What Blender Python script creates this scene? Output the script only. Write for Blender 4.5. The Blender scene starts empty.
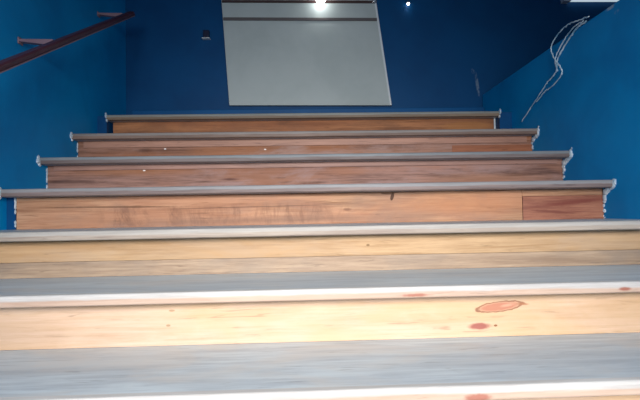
import bpy, bmesh, math, random
from mathutils import Vector, Matrix
random.seed(7)
scene = bpy.context.scene
C = scene.collection

# ------------------------------------------------------------ camera
f_px = 470.0
yaw, pitch, roll = -0.0376, 0.0280, -0.0180
cam_d = bpy.data.cameras.new('camera')
cam_d.sensor_width = 36.0
cam_d.lens = f_px / 640 * 36.0
cam_d.clip_start = 0.02
cam = bpy.data.objects.new('camera', cam_d)
C.objects.link(cam)
cy, sy, cp, sp = math.cos(yaw), math.sin(yaw), math.cos(pitch), math.sin(pitch)
fw = Vector((-sy * cp, cy * cp, sp))
rt0 = Vector((cy, sy, 0))
up0 = rt0.cross(fw)
rt = rt0 * math.cos(roll) + up0 * math.sin(roll)
up = -rt0 * math.sin(roll) + up0 * math.cos(roll)
m = Matrix((rt, up, -fw)).transposed().to_4x4()
m.translation = Vector((0.0, -2.6821, 0.973))
cam.matrix_world = m
scene.camera = cam

# ------------------------------------------------------------ world, light, exposure
w = bpy.data.worlds.new('world')
scene.world = w
w.use_nodes = True
bg = w.node_tree.nodes['Background']
bg.inputs[0].default_value = (0.55, 0.72, 1.0, 1)
bg.inputs[1].default_value = 0.4

def area(name, loc, target, sx, sy_, power, col, spread=180):
    d = bpy.data.lights.new(name, 'AREA')
    d.shape = 'RECTANGLE'
    d.size, d.size_y = sx, sy_
    d.energy = power
    d.color = col
    d.spread = math.radians(spread)
    o = bpy.data.objects.new(name, d)
    C.objects.link(o)
    o.location = loc
    o.rotation_euler = (Vector(target) - Vector(loc)).to_track_quat('-Z', 'Y').to_euler()
    return o

area('entrance_daylight', (0.15, -3.9, 1.50), (0.05, -1.0, 0.70), 1.6, 0.7, 25.5, (1.0, 0.955, 0.915), 70)
area('overhead_fill', (0.05, -2.75, 3.35), (0.05, -1.75, 0.3), 2.0, 1.2, 16, (0.70, 0.88, 1.0), 95)  # added cool fill for treads and side walls; ceiling has no opening

scene.view_settings.view_transform = 'Standard'
scene.view_settings.look = 'None'
scene.view_settings.gamma = 1.0
scene.view_settings.use_curve_mapping = False
scene.view_settings.exposure = 0.0

# ------------------------------------------------------------ measured layout
G = 0.29            # going of a step
RI = 0.155          # rise of a step
OV = 0.0696         # overhang of the nosing over the riser
XL, XR = -1.1533, 1.2339
YB = 0.45           # face of the back wall
TH = 0.030
LAND = 10 * RI
def Yn(k): return -k * G
def Zn(k): return (10 - k) * RI

# ------------------------------------------------------------ node helpers
class NT:
    def __init__(s, name):
        s.mat = bpy.data.materials.new(name)
        s.mat.use_nodes = True
        s.t = s.mat.node_tree
        s.n = s.t.nodes
        s.b = s.n['Principled BSDF']
        s.tc = s.n.new('ShaderNodeTexCoord')
        s.sep = s.n.new('ShaderNodeSeparateXYZ')
        s.link(s.tc.outputs['Object'], s.sep.inputs[0])
    def link(s, a, b): s.t.links.new(a, b)
    def put(s, v, sock):
        if hasattr(v, 'links') or isinstance(v, bpy.types.NodeSocket): s.link(v, sock)
        else: sock.default_value = v
    def math(s, op, a, b=0.0, clamp=False):
        n = s.n.new('ShaderNodeMath'); n.operation = op; n.use_clamp = clamp
        s.put(a, n.inputs[0]); s.put(b, n.inputs[1])
        return n.outputs[0]
    def mix(s, fac, a, b, blend='MIX'):
        n = s.n.new('ShaderNodeMix'); n.data_type = 'RGBA'; n.blend_type = blend
        s.put(fac, n.inputs[0])
        s.put(a if not isinstance(a, tuple) else (*a, 1), n.inputs[6])
        s.put(b if not isinstance(b, tuple) else (*b, 1), n.inputs[7])
        return n.outputs[2]
    def noise(s, scale, detail=4, rough=0.55, dist=0.0, off=(0, 0, 0), sc=1.0):
        mp = s.n.new('ShaderNodeMapping')
        mp.inputs['Scale'].default_value = scale
        mp.inputs['Location'].default_value = off
        s.link(s.tc.outputs['Object'], mp.inputs[0])
        n = s.n.new('ShaderNodeTexNoise')
        n.inputs['Scale'].default_value = sc
        n.inputs['Detail'].default_value = detail
        n.inputs['Roughness'].default_value = rough
        n.inputs['Distortion'].default_value = dist
        s.link(mp.outputs[0], n.inputs['Vector'])
        return n.outputs['Fac']
    def ramp(s, v, lo, hi):
        n = s.n.new('ShaderNodeMapRange')
        n.interpolation_type = 'SMOOTHSTEP'
        s.put(v, n.inputs[0])
        n.inputs[1].default_value = lo; n.inputs[2].default_value = hi
        return n.outputs[0]
    def ell(s, c, r, rot=0.0, axes=(0, 2), wob=0.0):
        """normalised distance to an ellipse drawn on the surface (1 = rim)"""
        a = s.math('SUBTRACT', s.sep.outputs[axes[0]], c[0])
        b = s.math('SUBTRACT', s.sep.outputs[axes[1]], c[1])
        ca, sa = math.cos(rot), math.sin(rot)
        u = s.math('ADD', s.math('MULTIPLY', a, ca / r[0]), s.math('MULTIPLY', b, sa / r[0]))
        v = s.math('ADD', s.math('MULTIPLY', a, -sa / r[1]), s.math('MULTIPLY', b, ca / r[1]))
        d = s.math('SQRT', s.math('ADD', s.math('MULTIPLY', u, u), s.math('MULTIPLY', v, v)))
        if wob:
            d = s.math('ADD', d, s.math('MULTIPLY', s.math('SUBTRACT', s.noise((60, 60, 60), 2), 0.5), wob))
        return d

def wood(name, light, dark, seed, streak=(0.38, 0.66), grime=None, grime_amt=0.0, marks=(), rough=0.5, spec=0.3, stains=None, tint=None, lip=None, mottle=False):
    s = NT(name)
    o = (seed * 3.7, seed * 1.3, seed * 5.1)
    g1 = s.noise((2.2, 22, 26) if mottle else (1.1, 16, 30), 6, 0.68, 0.7, o)
    g2 = s.noise((6.0, 70, 110), 4, 0.7, 0.4, o)
    g3 = s.noise((1.4, 2.5, 7.0), 3, 0.5, 0.4, (o[1], o[2], o[0]))
    v = s.math('ADD', s.math('MULTIPLY', g1, 0.62), s.math('MULTIPLY', g2, 0.38))
    col = s.mix(s.ramp(v, *streak), light, dark)
    col = s.mix(s.math('MULTIPLY', s.ramp(g3, 0.42, 0.72), 0.45), col, dark)
    if tint:        # broad drifts of a second wood colour
        tn = s.noise((1.3, 3.0, 5.0), 3, 0.55, 0.6, (o[1] + 4, o[0], o[2]))
        col = s.mix(s.math('MULTIPLY', s.ramp(tn, 0.44, 0.62), tint[1]), col, tint[0])
    fl = s.noise((7.0, 60, 95), 3, 0.6, 0.8, (o[2] + 9, o[1], o[0]))
    col = s.mix(s.math('MULTIPLY', s.ramp(fl, 0.60, 0.72), 0.55), col, tuple(c * 0.6 for c in dark))
    if lip:         # paler upper edge: some wear, sky reflection on the lip put into colour
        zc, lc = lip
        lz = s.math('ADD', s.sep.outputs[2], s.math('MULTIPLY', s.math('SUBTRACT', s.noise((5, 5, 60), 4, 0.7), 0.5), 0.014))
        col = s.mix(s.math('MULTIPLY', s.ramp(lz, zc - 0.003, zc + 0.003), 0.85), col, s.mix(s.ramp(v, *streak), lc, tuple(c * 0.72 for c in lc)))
    if grime:
        gg = s.noise((3.0, 6.0, 9.0), 5, 0.65, 0.5, (o[2], o[0], o[1]))
        col = s.mix(s.math('MULTIPLY', s.ramp(gg, 0.45, 0.68), grime_amt), col, grime)
    if stains:      # short upright smudges rubbed into a board
        x0, x1, z0, z1, sc_, amt = stains
        st = s.noise((11, 1, 3.5), 5, 0.75, 0.6, o)
        msk = s.math('MULTIPLY', s.ramp(s.sep.outputs[0], x0, x0 + 0.15), s.ramp(s.sep.outputs[0], x1, x1 - 0.25))
        msk = s.math('MULTIPLY', msk, s.math('MULTIPLY', s.ramp(s.sep.outputs[2], z1, z1 - 0.03), s.ramp(s.sep.outputs[2], z0 - 0.02, z0)))
        col = s.mix(s.math('MULTIPLY', s.math('MULTIPLY', s.ramp(st, 0.42, 0.68), msk), amt), col, sc_)
    for mk in marks:
        d = s.ell(mk['c'], mk['r'], mk.get('rot', 0), mk.get('axes', (0, 2)), mk.get('wob', 0.35))
        col = s.mix(s.math('MULTIPLY', s.ramp(d, 1.12, mk.get('soft', 0.85)), mk.get('amt', 1.0)), col, mk['col'])
        if 'rim' in mk:
            ring = s.math('MULTIPLY', s.ramp(d, 1.16, 1.04), s.ramp(d, 0.82, 0.98))
            col = s.mix(s.math('MULTIPLY', ring, mk.get('rim_amt', 0.8)), col, mk['rim'])
    s.link(col, s.b.inputs['Base Color'])
    s.b.inputs['Roughness'].default_value = rough
    s.b.inputs['Specular IOR Level'].default_value = spec
    bp = s.n.new('ShaderNodeBump')
    bp.inputs['Strength'].default_value = 0.25
    bp.inputs['Distance'].default_value = 0.004
    s.link(v, bp.inputs['Height'])
    s.link(bp.outputs[0], s.b.inputs['Normal'])
    return s.mat

def paint(name, c1, c2, rough=0.35, spec=0.5, bump=0.1, marks=(), seed=0, scale=2.5):
    s = NT(name)
    n1 = s.noise((scale, scale, scale), 4, 0.6, 0.3, (seed, seed * 2, seed * 3))
    col = s.mix(s.ramp(n1, 0.35, 0.7), c1, c2)
    for mk in marks:
        d = s.ell(mk['c'], mk['r'], mk.get('rot', 0), mk.get('axes', (0, 2)), mk.get('wob', 0.6))
        br = s.noise((90, 90, 50), 3)
        col = s.mix(s.math('MULTIPLY', s.math('MULTIPLY', s.ramp(d, 1.15, 0.6), mk.get('amt', 1)), s.ramp(br, 0.3, 0.6)), col, mk['col'])
    s.link(col, s.b.inputs['Base Color'])
    s.b.inputs['Roughness'].default_value = rough
    s.b.inputs['Specular IOR Level'].default_value = spec
    n2 = s.noise((14, 14, 14), 5, 0.6)
    bp = s.n.new('ShaderNodeBump')
    bp.inputs['Strength'].default_value = bump
    bp.inputs['Distance'].default_value = 0.01
    s.link(n2, bp.inputs['Height'])
    s.link(bp.outputs[0], s.b.inputs['Normal'])
    return s.mat

def glow(name, col, strength):
    s = NT(name)
    s.b.inputs['Base Color'].default_value = (*col, 1)
    s.b.inputs['Emission Color'].default_value = (*col, 1)
    s.b.inputs['Emission Strength'].default_value = strength
    return s.mat

# ------------------------------------------------------------ mesh helpers
def link(name, bm, mat, parent=None, bevel=0.0, smooth=False, seg=2):
    bmesh.ops.recalc_face_normals(bm, faces=bm.faces)
    me = bpy.data.meshes.new(name)
    bm.to_mesh(me); bm.free()
    me.materials.append(mat)
    o = bpy.data.objects.new(name, me)
    C.objects.link(o)
    if parent is not None:
        o.parent = parent
        pm = Matrix.Identity(4)
        p = parent
        while p is not None:
            pm = Matrix.Translation(p.location) @ pm
            p = p.parent
        o.location = -pm.translation        # mesh vertices are world coordinates
    if bevel:
        b = o.modifiers.new('bevel', 'BEVEL'); b.width = bevel; b.segments = seg; b.limit_method = 'ANGLE'
    if smooth:
        for p in me.polygons: p.use_smooth = True
    return o

def box(bm, x0, x1, y0, y1, z0, z1):
    v = [bm.verts.new(p) for p in ((x0, y0, z0), (x1, y0, z0), (x1, y1, z0), (x0, y1, z0),
                                   (x0, y0, z1), (x1, y0, z1), (x1, y1, z1), (x0, y1, z1))]
    for q in ((0, 3, 2, 1), (4, 5, 6, 7), (0, 1, 5, 4), (1, 2, 6, 5), (2, 3, 7, 6), (3, 0, 4, 7)):
        bm.faces.new([v[i] for i in q])
    return v

def prism_x(bm, prof, x0, x1):
    """profile of (y, z) points swept along x"""
    a = [bm.verts.new((x0, y, z)) for y, z in prof]
    b = [bm.verts.new((x1, y, z)) for y, z in prof]
    n = len(prof)
    bm.faces.new(a); bm.faces.new(b[::-1])
    for i in range(n):
        bm.faces.new((a[i], b[i], b[(i + 1) % n], a[(i + 1) % n]))

def prism_y(bm, prof, y0, y1):
    a = [bm.verts.new((x, y0, z)) for x, z in prof]
    b = [bm.verts.new((x, y1, z)) for x, z in prof]
    n = len(prof)
    bm.faces.new(a); bm.faces.new(b[::-1])
    for i in range(n):
        bm.faces.new((a[i], b[i], b[(i + 1) % n], a[(i + 1) % n]))

def tube(bm, pts, rad, seg=8, taper=None):
    pts = [Vector(p) for p in pts]
    rings = []
    for i, p in enumerate(pts):
        t = (pts[min(i + 1, len(pts) - 1)] - pts[max(i - 1, 0)]).normalized()
        ref = Vector((1, 0, 0)) if abs(t.x) < 0.9 else Vector((0, 1, 0))
        u = t.cross(ref).normalized(); v = t.cross(u)
        r = rad if taper is None else rad * taper[i]
        rings.append([bm.verts.new(p + u * r * math.cos(2 * math.pi * k / seg) + v * r * math.sin(2 * math.pi * k / seg)) for k in range(seg)])
    for a, b in zip(rings, rings[1:]):
        for k in range(seg):
            bm.faces.new((a[k], a[(k + 1) % seg], b[(k + 1) % seg], b[k]))
    bm.faces.new(rings[0][::-1]); bm.faces.new(rings[-1])

def spline(pts, n=6):
    P = [Vector(p) for p in pts]
    P = [P[0] * 2 - P[1]] + P + [P[-1] * 2 - P[-2]]
    out = []
    for i in range(1, len(P) - 2):
        for k in range(n):
            t = k / n
            a, b, c, d = P[i - 1], P[i], P[i + 1], P[i + 2]
            out.append(0.5 * ((2 * b) + (c - a) * t + (2 * a - 5 * b + 4 * c - d) * t * t + (3 * b - a - 3 * c + d) * t ** 3))
    out.append(P[-2])
    return out

def lathe(bm, centre, axis, prof, seg=20):
    """profile (distance along axis, radius)"""
    axis = Vector(axis).normalized()
    ref = Vector((1, 0, 0)) if abs(axis.x) < 0.9 else Vector((0, 0, 1))
    u = axis.cross(ref).normalized(); v = axis.cross(u)
    rings = []
    for d, r in prof:
        c = Vector(centre) + axis * d
        rings.append([bm.verts.new(c + u * r * math.cos(2 * math.pi * k / seg) + v * r * math.sin(2 * math.pi * k / seg)) for k in range(seg)])
    for a, b in zip(rings, rings[1:]):
        for k in range(seg):
            bm.faces.new((a[k], a[(k + 1) % seg], b[(k + 1) % seg], b[k]))
    bm.faces.new(rings[0][::-1]); bm.faces.new(rings[-1])

def thing(name, label, cat, loc, group=None):
    o = bpy.data.objects.new(name, None)
    C.objects.link(o)
    o.empty_display_size = 0.1
    o.location = loc
    o['label'] = label; o['category'] = cat
    if group: o['group'] = group
    return o

def tag(o, label, cat, group=None):
    o['label'] = label; o['category'] = cat
    if group: o['group'] = group
    return o

def struct(name, bm, mat, parent=None, **k):
    o = link(name, bm, mat, parent, **k)
    o['kind'] = 'structure'
    return o

# ------------------------------------------------------------ the setting
BLUE = (0.001, 0.275, 0.62)
BLUE2 = (0.001, 0.215, 0.52)
PLASTER = (0.50, 0.56, 0.60)
m_side = paint('blue_wall_paint', BLUE, BLUE2, 0.45, 0.12, 0.12)
m_right = paint('blue_wall_paint_right', BLUE, BLUE2, 0.45, 0.12, 0.12, seed=3, marks=[
    dict(c=(-0.885, 1.768), r=(0.030, 0.009), axes=(1, 2), col=PLASTER, amt=0.95),
    dict(c=(-0.92, 1.735), r=(0.018, 0.008), axes=(1, 2), col=PLASTER, amt=0.2)])
m_back = paint('blue_wall_paint_shaded', (0.003, 0.064, 0.19), (0.003, 0.052, 0.16), 0.45, 0.12, 0.1, seed=5, marks=[  # same blue as the side walls, dimmer light put into a darker colour
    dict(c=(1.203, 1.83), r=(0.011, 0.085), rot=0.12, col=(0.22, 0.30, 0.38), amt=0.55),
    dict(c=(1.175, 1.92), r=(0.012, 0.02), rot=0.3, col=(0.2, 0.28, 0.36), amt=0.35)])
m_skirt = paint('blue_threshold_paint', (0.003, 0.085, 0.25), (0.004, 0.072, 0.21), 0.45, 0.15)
m_ceil = paint('ceiling_paint', (0.05, 0.06, 0.09), (0.04, 0.05, 0.08), 0.7, 0.2)
m_conc = paint('grey_concrete', (0.30, 0.30, 0.30), (0.22, 0.22, 0.23), 0.8, 0.2, 0.3)
m_plaster = paint('pale_plaster', (0.72, 0.80, 0.84), (0.42, 0.55, 0.66), 0.8, 0.2, 0.4, scale=30)

YF = -4.0
bm = bmesh.new(); box(bm, XL - 0.15, XL, YF, YB, -0.1, 3.4)
wall_left = struct('wall_left', bm, m_side)
bm = bmesh.new()                      # half wall, its top edge at the upper floor's kerb
a = [(YF, -0.1), (YB, -0.1), (YB, 1.757), (-0.757, 1.775), (YF, 1.79)]
va = [bm.verts.new((XR, y, z)) for y, z in a]; vb = [bm.verts.new((XR + 0.12, y, z)) for y, z in a]
bm.faces.new(va); bm.faces.new(vb[::-1])
for i in range(5): bm.faces.new((va[i], vb[i], vb[(i + 1) % 5], va[(i + 1) % 5]))
wall_right = struct('wall_right', bm, m_right, bevel=0.006)
bm = bmesh.new(); box(bm, XL - 0.15, 3.6, YB, YB + 0.15, 1.2, 3.4)
wall_back = struct('wall_back', bm, m_back)
bm = bmesh.new(); box(bm, 3.45, 3.6, YF, YB, 1.2, 3.4)
struct('wall_far_right', bm, m_back)
bm = bmesh.new(); box(bm, XR + 0.12, 3.45, YF, YB, 1.40, LAND)
struct('floor_upper', bm, m_conc)
bm = bmesh.new(); box(bm, XL, XR, 0.14, YB, 1.40, LAND)
struct('floor_landing', bm, m_conc)
bm = bmesh.new(); box(bm, XL, XR, YF, -9 * G + OV + 0.03, -0.1, 0.0)
struct('floor', bm, m_conc)
bm = bmesh.new(); box(bm, XL - 0.15, 3.6, YF, YB + 0.15, 3.4, 3.5)
struct('ceiling', bm, m_ceil)
# blue wall stubs closing the top step's ends, shade put into their colour
stubs = {}
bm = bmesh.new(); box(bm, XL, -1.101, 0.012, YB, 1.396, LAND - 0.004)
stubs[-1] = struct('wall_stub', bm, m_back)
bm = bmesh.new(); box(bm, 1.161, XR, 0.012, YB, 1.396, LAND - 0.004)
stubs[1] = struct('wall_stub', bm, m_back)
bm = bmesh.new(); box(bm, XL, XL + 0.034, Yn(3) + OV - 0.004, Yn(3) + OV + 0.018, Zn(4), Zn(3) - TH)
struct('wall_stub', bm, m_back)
# low blue threshold under the door
bm = bmesh.new(); box(bm, XL + 0.055, XR - 0.002, YB - 0.045, YB, LAND, 1.664)
struct('baseboard_back', bm, m_skirt, bevel=0.004)

# ------------------------------------------------------------ pale door on the landing
m_door = paint('pale_door_paint', (0.41, 0.475, 0.475), (0.37, 0.435, 0.435), 0.4, 0.25, 0.05, scale=4)
m_door_edge = paint('white_door_edge', (0.62, 0.68, 0.70), (0.55, 0.62, 0.66), 0.5, 0.3, 0.05)
m_rail = paint('dark_brown_batten', (0.055, 0.030, 0.028), (0.04, 0.025, 0.025), 0.5, 0.3)
m_rail2 = paint('grey_batten', (0.115, 0.105, 0.105), (0.09, 0.085, 0.09), 0.5, 0.3)
ZT = 3.28
def door_x(z, side):
    if side < 0: return -0.471 + (z - 1.697) * (-0.515 + 0.471) / (2.412 - 1.697)
    return 0.602 + (z - 1.687) * (0.509 - 0.602) / (2.411 - 1.687)
bm = bmesh.new()
prism_y(bm, [(door_x(1.692, -1), 1.694), (door_x(1.688, 1), 1.684), (door_x(ZT, 1), ZT), (door_x(ZT, -1), ZT)], YB - 0.035, YB - 0.001)
door = struct('door_1', bm, m_door, bevel=0.003)
bm = bmesh.new()
e = [(door_x(1.684, 1) - 0.008, 1.684), (door_x(1.684, 1) + 0.004, 1.684), (door_x(ZT, 1) + 0.004, ZT), (door_x(ZT, 1) - 0.008, ZT)]
prism_y(bm, e, YB - 0.038, YB - 0.001)
struct('door_edge', bm, m_door_edge, door)
for zc, h, mm in ((2.386, 0.017, m_rail), (2.268, 0.020, m_rail2)):
    bm = bmesh.new()
    prism_y(bm, [(door_x(zc, -1) + 0.004, zc - h / 2), (door_x(zc, 1) - 0.008, zc - h / 2 - 0.006), (door_x(zc, 1) - 0.008, zc + h / 2 - 0.006), (door_x(zc, -1) + 0.004, zc + h / 2)], YB - 0.043, YB - 0.034)
    struct('batten', bm, mm, door, bevel=0.002)
bm = bmesh.new()
lathe(bm, (0.505, YB - 0.034, 2.385), (0, -1, 0), [(0, 0.016), (0.008, 0.016), (0.010, 0.008), (0.028, 0.010), (0.036, 0.006)], 16)
m_chrome = paint('worn_chrome', (0.75, 0.78, 0.8), (0.65, 0.68, 0.7), 0.2, 0.6)
m_chrome.node_tree.nodes['Principled BSDF'].inputs['Metallic'].default_value = 0.8
struct('latch', bm, m_chrome, door, smooth=True)

# ------------------------------------------------------------ staircase
stair = thing('staircase', 'wide worn pine staircase with greyed treads climbing between two blue walls', 'staircase', (0.0, -1.3, 0.0))
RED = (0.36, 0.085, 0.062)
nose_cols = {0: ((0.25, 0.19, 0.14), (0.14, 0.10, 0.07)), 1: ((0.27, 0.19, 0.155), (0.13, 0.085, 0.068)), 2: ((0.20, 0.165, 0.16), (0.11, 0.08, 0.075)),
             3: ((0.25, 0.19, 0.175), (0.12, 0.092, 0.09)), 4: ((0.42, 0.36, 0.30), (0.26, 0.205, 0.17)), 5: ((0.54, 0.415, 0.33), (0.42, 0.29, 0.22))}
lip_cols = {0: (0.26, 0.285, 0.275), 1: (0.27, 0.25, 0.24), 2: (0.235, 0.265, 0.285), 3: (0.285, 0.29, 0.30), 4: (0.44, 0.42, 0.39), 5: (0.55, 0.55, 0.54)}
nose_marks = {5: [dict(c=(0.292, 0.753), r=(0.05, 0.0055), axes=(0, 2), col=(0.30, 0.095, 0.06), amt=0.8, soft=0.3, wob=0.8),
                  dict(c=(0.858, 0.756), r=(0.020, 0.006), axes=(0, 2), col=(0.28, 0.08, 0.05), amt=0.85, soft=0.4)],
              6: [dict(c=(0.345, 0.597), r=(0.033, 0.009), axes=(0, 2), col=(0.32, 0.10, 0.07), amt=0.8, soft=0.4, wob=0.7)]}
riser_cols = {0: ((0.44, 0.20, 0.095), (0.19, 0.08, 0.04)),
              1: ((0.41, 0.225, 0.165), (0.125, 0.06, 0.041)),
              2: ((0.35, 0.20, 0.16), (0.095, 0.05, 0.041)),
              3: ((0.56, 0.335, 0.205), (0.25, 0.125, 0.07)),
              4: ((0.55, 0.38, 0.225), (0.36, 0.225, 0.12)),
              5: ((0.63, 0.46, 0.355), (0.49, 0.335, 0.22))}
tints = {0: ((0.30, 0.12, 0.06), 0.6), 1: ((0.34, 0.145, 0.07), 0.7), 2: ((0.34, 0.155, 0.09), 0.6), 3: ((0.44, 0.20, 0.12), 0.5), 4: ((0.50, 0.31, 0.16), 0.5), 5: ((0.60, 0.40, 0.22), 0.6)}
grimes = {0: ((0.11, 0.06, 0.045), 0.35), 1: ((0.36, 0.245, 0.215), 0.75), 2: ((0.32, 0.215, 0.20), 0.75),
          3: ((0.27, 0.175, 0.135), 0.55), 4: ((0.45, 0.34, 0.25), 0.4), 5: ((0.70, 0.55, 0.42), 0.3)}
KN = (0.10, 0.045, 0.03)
WHITE = (0.85, 0.82, 0.8)
riser_marks = {
    0: [dict(c=(0.99, 1.475), r=(0.17, 0.03), col=(0.42, 0.19, 0.07), amt=0.6, soft=0.6)],
    1: [dict(c=(-0.86, 1.285), r=(0.36, 0.035), col=(0.33, 0.125, 0.055), amt=0.55, soft=0.0),
        dict(c=(0.45, 1.28), r=(0.30, 0.02), col=(0.34, 0.17, 0.09), amt=0.45, soft=0.0), dict(c=(-0.811, 1.315), r=(0.055, 0.012), col=KN, amt=0.8, soft=0.2), dict(c=(-0.19, 1.312), r=(0.006, 0.0035), col=WHITE, amt=0.9), dict(c=(-0.708, 1.321), r=(0.006, 0.0035), col=WHITE, amt=0.9),
        dict(c=(-0.62, 1.345), r=(0.10, 0.008), col=(0.2, 0.1, 0.06), amt=0.4, soft=0.2)],
    2: [dict(c=(-0.78, 1.180), r=(0.42, 0.030), col=(0.38, 0.165, 0.075), amt=0.6, soft=0.0),
        dict(c=(0.85, 1.12), r=(0.45, 0.035), col=(0.34, 0.16, 0.085), amt=0.5, soft=0.0), dict(c=(-0.331, 1.136), r=(0.05, 0.008), col=(0.09, 0.04, 0.035), amt=0.8, soft=0.2), dict(c=(-0.72, 1.182), r=(0.006, 0.003), col=WHITE, amt=0.9)],
    3: [dict(c=(0.62, 1.00), r=(0.42, 0.06), col=(0.50, 0.21, 0.095), amt=0.55, soft=0.0),
        dict(c=(-0.1, 0.95), r=(0.85, 0.022), col=(0.22, 0.13, 0.095), amt=0.65, soft=0.0), dict(c=(0.362, 1.035), r=(0.007, 0.017), rot=-0.25, col=(0.06, 0.03, 0.02), amt=0.9), dict(c=(0.345, 1.047), r=(0.028, 0.004), col=(0.10, 0.05, 0.03), amt=0.7),
        dict(c=(-0.75, 1.012), r=(0.30, 0.003), rot=-0.012, col=(0.12, 0.06, 0.035), amt=0.8, soft=0.5), dict(c=(-0.2, 1.003), r=(0.4, 0.0025), rot=0.01, col=(0.14, 0.07, 0.05), amt=0.6, soft=0.5),
        dict(c=(0.18, 0.986), r=(0.02, 0.008), col=(0.15, 0.07, 0.05), amt=0.6, soft=0.3)],
    4: [dict(c=(0.22, 0.862), r=(0.006, 0.004), col=(0.2, 0.12, 0.06), amt=0.8), dict(c=(0.75, 0.848), r=(0.22, 0.004), rot=0.03, col=(0.34, 0.2, 0.1), amt=0.6, soft=0.3)],
    5: [dict(c=(1.15, 0.69), r=(0.75, 0.12), col=(0.58, 0.37, 0.19), amt=0.6, soft=0.0), dict(c=(0.545, 0.703), r=(0.064, 0.0135), rot=0.10, col=(0.46, 0.205, 0.135), rim=(0.22, 0.085, 0.05), rim_amt=0.8, soft=0.6, wob=0.42),
        dict(c=(0.567, 0.7065), r=(0.026, 0.0055), rot=0.15, col=(0.60, 0.36, 0.25), amt=0.7, soft=0.2),
        dict(c=(0.612, 0.7085), r=(0.022, 0.004), rot=-0.05, col=(0.36, 0.16, 0.085), amt=0.8, soft=0.3),
        dict(c=(0.487, 0.650), r=(0.034, 0.0108), col=(0.32, 0.10, 0.085), soft=0.55, amt=0.92, wob=0.4),
        dict(c=(0.533, 0.651), r=(0.005, 0.003), col=(0.25, 0.12, 0.06)),
        dict(c=(-0.37, 0.675), r=(0.006, 0.003), col=(0.3, 0.2, 0.1), amt=0.7), dict(c=(-0.36, 0.715), r=(0.008, 0.003), col=(0.35, 0.22, 0.12), amt=0.7),
        dict(c=(-1.14, 0.70), r=(0.03, 0.02), col=(0.5, 0.3, 0.16), amt=0.5, soft=0.1)]}
m_crack = paint('dark_seam', (0.06, 0.035, 0.03), (0.05, 0.03, 0.025), 0.8, 0.1)

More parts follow.
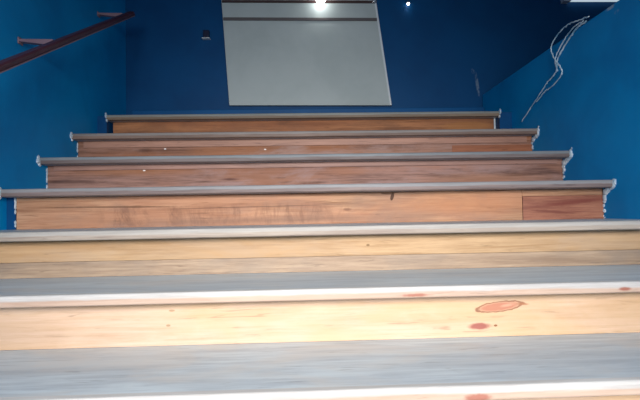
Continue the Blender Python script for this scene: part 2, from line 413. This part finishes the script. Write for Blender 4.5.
for k in range(10):
    y0, z0 = Yn(k), Zn(k)
    kk = min(k, 5)
    x0, x1 = (XL + 0.001, XR - 0.001) if k else (-1.099, 1.159)
    if k == 3: x0 += 0.012
    yb = Yn(k - 1) + OV if k else 0.139
    tl, td = ((0.51, 0.57, 0.60), (0.32, 0.36, 0.40))
    mt = wood('tread_wood', tl, td, 20 + k, (0.36, 0.68), (0.52, 0.47, 0.42), 0.45, rough=0.45, spec=0.3, mottle=True)
    bm = bmesh.new()
    box(bm, x0, x1, y0 + 0.022, yb, z0 - TH, z0)
    tread = link('tread', bm, mt, stair)
    # rounded front lip of the board
    nl, nd = nose_cols[kk]
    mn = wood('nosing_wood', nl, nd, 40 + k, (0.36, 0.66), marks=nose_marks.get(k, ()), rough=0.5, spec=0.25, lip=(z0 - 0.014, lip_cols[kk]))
    pr = [(y0 + 0.022, z0 - TH), (y0 + 0.022, z0)]
    r = 0.007
    for i in range(5):
        t = math.pi / 2 * i / 4
        pr.append((y0 + r - r * math.sin(t), z0 - r + r * math.cos(t)))
    for i in range(4):
        t = math.pi / 2 * i / 3
        pr.append((y0 + 0.005 - 0.005 * math.cos(t), z0 - TH + 0.005 - 0.005 * math.sin(t)))
    bm = bmesh.new(); prism_x(bm, pr, x0, x1)
    link('nosing', bm, mn, tread)
    # riser board under this tread
    yr = y0 + OV
    zb = Zn(k + 1)
    rx0, rx1 = (x0 + (0.022 if k == 3 else 0), x1) if k else (-1.088, 1.150)
    L, D = riser_cols[kk]
    gr, ga = grimes[kk]
    stains = (-0.85, 0.25, zb + 0.015, zb + 0.095, (0.17, 0.085, 0.06), 0.75) if k == 3 else None
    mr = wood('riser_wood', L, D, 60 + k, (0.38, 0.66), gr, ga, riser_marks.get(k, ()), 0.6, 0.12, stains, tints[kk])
    zt = z0 - TH
    bm = bmesh.new()
    xs = rx1
    if k == 3: xs = 0.895
    box(bm, rx0, xs, yr, yr + 0.022, zb + (0.052 if k == 4 else 0.0), zt)
    riser = link('riser', bm, mr, stair, bevel=0.0015)
    if k == 3:      # reddish length pieced in at the right
        mp = wood('red_board_wood', (0.42, 0.19, 0.115), (0.22, 0.075, 0.05), 81, (0.36, 0.64), marks=[
            dict(c=(1.10, 0.998), r=(0.16, 0.011), rot=0.09, col=(0.19, 0.05, 0.035), amt=0.9, soft=0.3),
            dict(c=(1.02, 0.962), r=(0.12, 0.007), rot=-0.10, col=(0.17, 0.05, 0.035), amt=0.75, soft=0.3)])
        bm = bmesh.new(); box(bm, 0.897, rx1, yr - 0.001, yr + 0.022, zb, zt - 0.028)
        o = link('pieced_board', bm, mp, riser, bevel=0.0015); o['label'] = 'reddish board pieced in at the right end of the riser'
        bm = bmesh.new(); box(bm, 0.896, rx1, yr + 0.001, yr + 0.022, zt - 0.0275, zt)
        link('top_strip', bm, mr, riser, bevel=0.001)
    if k == 1:      # orange length at the right
        mp = wood('orange_board_wood', (0.36, 0.13, 0.06), (0.20, 0.07, 0.035), 82, (0.38, 0.66))
        bm = bmesh.new(); box(bm, 0.80, rx1, yr - 0.002, yr, zb + 0.012, zt - 0.045)
        o = link('pieced_board', bm, mp, riser, bevel=0.001); o['label'] = 'orange board pieced in at the right end of the riser'
    if k == 4:      # greyer lower board
        mp = wood('grey_board_wood', (0.46, 0.34, 0.235), (0.27, 0.185, 0.125), 83, (0.36, 0.64), (0.22, 0.18, 0.15), 0.45)
        bm = bmesh.new(); box(bm, rx0, rx1, yr + 0.001, yr + 0.022, zb, zb + 0.0515)
        o = link('lower_board', bm, mp, riser, bevel=0.0015); o['label'] = 'greyer lower board of the riser'
    if k in (1, 2):  # thin cove strip under the nosing
        mp = wood('cove_wood', tuple(c * 1.08 for c in L), tuple(0.5 * (a + b) for a, b in zip(L, D)), 90 + k)
        bm = bmesh.new(); box(bm, rx0 + 0.03, rx1 - 0.03, yr - 0.008, yr, zt - 0.036 + 0.012 * (k == 2), zt)
        link('cove_strip', bm, mp, riser, bevel=0.002)
    if k == 0:      # pale tape at the right end
        bm = bmesh.new(); box(bm, rx1 + 0.001, rx1 + 0.009, yr - 0.002, yr + 0.01, zb, zt)
        o = link('end_strip', bm, m_plaster, riser); o['label'] = 'pale strip at the right end of the top riser'

# crumbled plaster where the steps run into the side walls
def crumble(wall, side, k):
    X = XR if side > 0 else XL
    y0, z0 = Yn(k), Zn(k)
    if k == 0: X = 1.159 if side > 0 else -1.099
    if k == 3 and side < 0: X += 0.012
    bm = bmesh.new()
    rr = random.Random(k * 7 + side)
    if side > 0 and k:
        path = [(y0 - 0.004, z0 + 0.002), (y0 - 0.002, z0 - 0.012), (y0 + 0.004, z0 - 0.028), (y0 + 0.018, z0 - 0.034), (y0 + 0.034, z0 - 0.042),
                (y0 + 0.05, z0 - 0.052), (y0 + OV - 0.006, z0 - 0.068), (y0 + OV - 0.008, z0 - 0.085), (y0 + OV - 0.004, z0 - 0.10), (y0 + OV - 0.006, z0 - 0.12), (y0 + OV - 0.003, z0 - 0.15)]
        wd = [0.9, 1.3, 1.5, 1.3, 1.3, 1.5, 1.1, 0.9, 0.7, 0.8, 0.5]
    else:
        path = [(y0 - 0.003, z0 - 0.002), (y0 - 0.002, z0 - 0.014), (y0 + 0.004, z0 - 0.028)]
        wd = [1.0, 1.4, 1.0]
    for (yy, zz), wv in zip(path, wd):
        for _ in range(2):
            c = Vector((X - side * 0.002, yy + rr.uniform(-.005, .005), zz + rr.uniform(-.005, .005)))
            bmesh.ops.create_icosphere(bm, subdivisions=1, radius=0.009 * wv * rr.uniform(.7, 1.25), matrix=Matrix.Translation(c) @ Matrix.Diagonal((0.5, 1.2, 1.0, 1)))
    if side < 0 and k:
        for _ in range(11):
            c = Vector((X + (0.022 if k == 3 else 0), y0 + OV - 0.004, z0 - rr.uniform(0.035, 0.15)))
            bmesh.ops.create_icosphere(bm, subdivisions=1, radius=0.0075 * rr.uniform(.5, 1.2), matrix=Matrix.Translation(c) @ Matrix.Diagonal((0.5, 0.9, 1.5, 1)))
    for v in bm.verts:
        v.co += Vector((0, rr.uniform(-.002, .002), rr.uniform(-.002, .002)))
    o = struct('plaster_edge', bm, m_plaster)
for k in range(0, 4):
    crumble(wall_right, 1, k); crumble(wall_left, -1, k)

# ------------------------------------------------------------ handrail on the left wall
m_hr = wood('maroon_rail_wood', (0.085, 0.028, 0.04), (0.05, 0.018, 0.028), 5, rough=0.4, spec=0.4)
m_br = paint('bracket_paint', (0.23, 0.15, 0.18), (0.17, 0.11, 0.14), 0.5, 0.3)
hr = thing('handrail', 'dark maroon wooden handrail held off the left blue wall by arms', 'handrail', (XL, -0.5, 1.85))
A, B = Vector((-0.99, -1.60, 1.192)), Vector((-0.99, 0.10, 2.172))
d = (B - A).normalized(); nrm = Vector((1, 0, 0)).cross(d)
bm = bmesh.new()
sec = [(-0.020, -0.013), (0.020, -0.013), (0.023, -0.006), (0.023, 0.007), (0.016, 0.014), (-0.016, 0.014), (-0.023, 0.007), (-0.023, -0.006)]
ends = []
for P in (A, B):
    ends.append([bm.verts.new(P + Vector((1, 0, 0)) * u * 0.9 + nrm * v * 0.85) for u, v in sec])
for i in range(8):
    bm.faces.new((ends[0][i], ends[1][i], ends[1][(i + 1) % 8], ends[0][(i + 1) % 8]))
bm.faces.new(ends[0]); bm.faces.new(ends[1][::-1])
link('rail', bm, m_hr, hr, bevel=0.003)
bm = bmesh.new()
ends = []
for P in (A, B):
    ends.append([bm.verts.new(P + Vector((1, 0, 0)) * u + nrm * v) for u, v in ((0.009, -0.0145), (0.0195, -0.0145), (0.0195, -0.0105), (0.009, -0.0105))])
for i in range(4):
    bm.faces.new((ends[0][i], ends[1][i], ends[1][(i + 1) % 4], ends[0][(i + 1) % 4]))
bm.faces.new(ends[0]); bm.faces.new(ends[1][::-1])
o = link('under_edge', bm, m_br, hr); o['label'] = 'pale worn lower edge of the rail'
for yy in (-0.72, 0.03):
    t = (yy - A.y) / (B.y - A.y); zc = A.z + t * (B.z - A.z)
    bm = bmesh.new()
    prism_y(bm, [(XL, zc + 0.010), (XL, zc + 0.000), (-1.012, zc - 0.018), (-1.012, zc + 0.008)], yy - 0.014, yy + 0.014)
    arm = link('bracket_arm', bm, m_br, hr, bevel=0.002)
    bm = bmesh.new(); box(bm, XL, XL + 0.006, yy - 0.016, yy + 0.016, zc - 0.010, zc + 0.018)
    link('mounting_plate', bm, m_br, arm, bevel=0.002)

# ------------------------------------------------------------ lamps
m_fix = paint('fixture_metal', (0.16, 0.17, 0.2), (0.12, 0.13, 0.15), 0.35, 0.5)
def spotlight(x, y, z, s, label, power, emit):
    t = thing('wall_spotlight', label, 'lamp', (x, y, z), 'small lit spotlights on the landing wall')
    bm = bmesh.new()
    box(bm, x - 0.035 * s, x + 0.035 * s, y - 0.008, y, z + 0.018 * s, z + 0.04 * s)
    link('base', bm, m_fix, t, bevel=0.002)
    bm = bmesh.new()
    lathe(bm, (x, y - 0.035 * s - 0.006, z + 0.026 * s), (0, 0, -1), [(-0.016 * s, 0.012 * s), (-0.012 * s, 0.020 * s), (0.006 * s, 0.026 * s), (0.010 * s, 0.029 * s)], 20)
    link('shade', bm, m_fix, t, smooth=False)
    bm = bmesh.new()
    bmesh.ops.create_uvsphere(bm, u_segments=16, v_segments=10, radius=0.024 * s, matrix=Matrix.Translation((x, y - 0.035 * s - 0.006, z)))
    link('bulb', bm, glow('lit_bulb', (1.0, 0.98, 0.95), emit), t, smooth=True)
    d = bpy.data.lights.new('bulb_light', 'SPOT')
    d.energy = power; d.spot_size = math.radians(95); d.spot_blend = 0.6; d.shadow_soft_size = 0.012; d.color = (1, 0.97, 0.92)
    lo = bpy.data.objects.new('bulb_light', d); C.objects.link(lo)
    lo.location = (x, y - 0.035 * s - 0.006, z - 0.03 * s)
    lo.rotation_euler = (math.radians(18), 0, 0)
spotlight(0.142, YB - 0.043, 2.370, 1.25, 'larger bright spotlight glaring on the dark batten of the pale door', 0.10, 16)
spotlight(0.738, YB, 2.376, 0.38, 'tiny lit spotlight on the back wall right of the pale door', 0.03, 8)

# ------------------------------------------------------------ small fittings on the back wall
m_sw = paint('dark_box_plastic', (0.008, 0.014, 0.045), (0.006, 0.01, 0.035), 0.35, 0.5)
sw = thing('wall_box', 'small dark box with pale lower lip on back wall left of door', 'wall box', (-0.618, YB, 2.168))
bm = bmesh.new(); box(bm, -0.640, -0.598, YB - 0.028, YB, 2.150, 2.200)
link('housing', bm, m_sw, sw, bevel=0.005)
bm = bmesh.new(); box(bm, -0.646, -0.594, YB - 0.032, YB, 2.142, 2.148)
o = link('lower_lip', bm, m_door_edge, sw, bevel=0.002); o['label'] = 'pale lower lip'

m_white = paint('white_lamp_housing', (0.75, 0.80, 0.82), (0.68, 0.74, 0.77), 0.5, 0.3, 0.05)
tl_ = thing('tube_lamp', 'lit white tube lamp on the dark wall beyond the right half wall', 'lamp', (2.0, YB, 2.42))
bm = bmesh.new(); box(bm, 1.80, 2.60, YB - 0.04, YB, 2.411, 2.451)
link('housing', bm, m_white, tl_, bevel=0.004)
bm = bmesh.new(); lathe(bm, (1.845, YB - 0.03, 2.402), (1, 0, 0), [(0, 0.017), (0.72, 0.017)], 16)
link('tube', bm, glow('lit_tube', (0.72, 0.90, 0.95), 0.6), tl_)
for xx in (1.797, 2.565):
    bm = bmesh.new(); box(bm, xx, xx + 0.05, YB - 0.052, YB, 2.382, 2.420)
    link('end_cap', bm, m_white, tl_, bevel=0.005)

# ------------------------------------------------------------ loose cables on the right wall
m_cab = paint('pale_cable_sheath', (0.68, 0.80, 0.86), (0.18, 0.38, 0.52), 0.5, 0.3, 0.1, scale=22)
X = XR - 0.006
def cable(pts, rad, label, off):
    bm = bmesh.new()
    P = []
    for i, (y, z, *dx) in enumerate(pts):
        P.append((X - off, y - off * 1.75, z))
    q = spline(P, 7)
    rr = random.Random(len(pts))
    q = [p + Vector((0, rr.uniform(-.0025, .0025), rr.uniform(-.0025, .0025))) for p in q]
    tube(bm, q, rad, 8, [rr.uniform(0.75, 1.2) for _ in q])
    return tag(link('cable', bm, m_cab, smooth=True), label, 'cable', 'loose pale cables on the right wall')
cable([(-0.755, 1.777), (-0.695, 1.786), (-0.625, 1.800), (-0.550, 1.800), (-0.485, 1.781), (-0.452, 1.752), (-0.463, 1.711), (-0.492, 1.668), (-0.522, 1.636), (-0.538, 1.605), (-0.512, 1.583), (-0.44, 1.562), (-0.385, 1.556), (-0.33, 1.538), (-0.29, 1.523)], 0.003,
      'pale cable bowing out left in a loop on the right blue wall', 0.017)
cable([(-0.735, 1.773), (-0.690, 1.775), (-0.650, 1.767), (-0.600, 1.744), (-0.543, 1.715), (-0.505, 1.688), (-0.492, 1.650), (-0.500, 1.632)], 0.004,
      'thickest pale cable running straight down from the edge of the right wall', 0.0)
cable([(-0.715, 1.779), (-0.645, 1.779), (-0.580, 1.760), (-0.520, 1.724), (-0.479, 1.681), (-0.492, 1.638), (-0.470, 1.618), (-0.410, 1.600), (-0.350, 1.570), (-0.275, 1.533), (-0.200, 1.495), (-0.125, 1.459)], 0.0028,
      'long pale cable whose frayed tail reaches down to the upper steps', 0.0085)
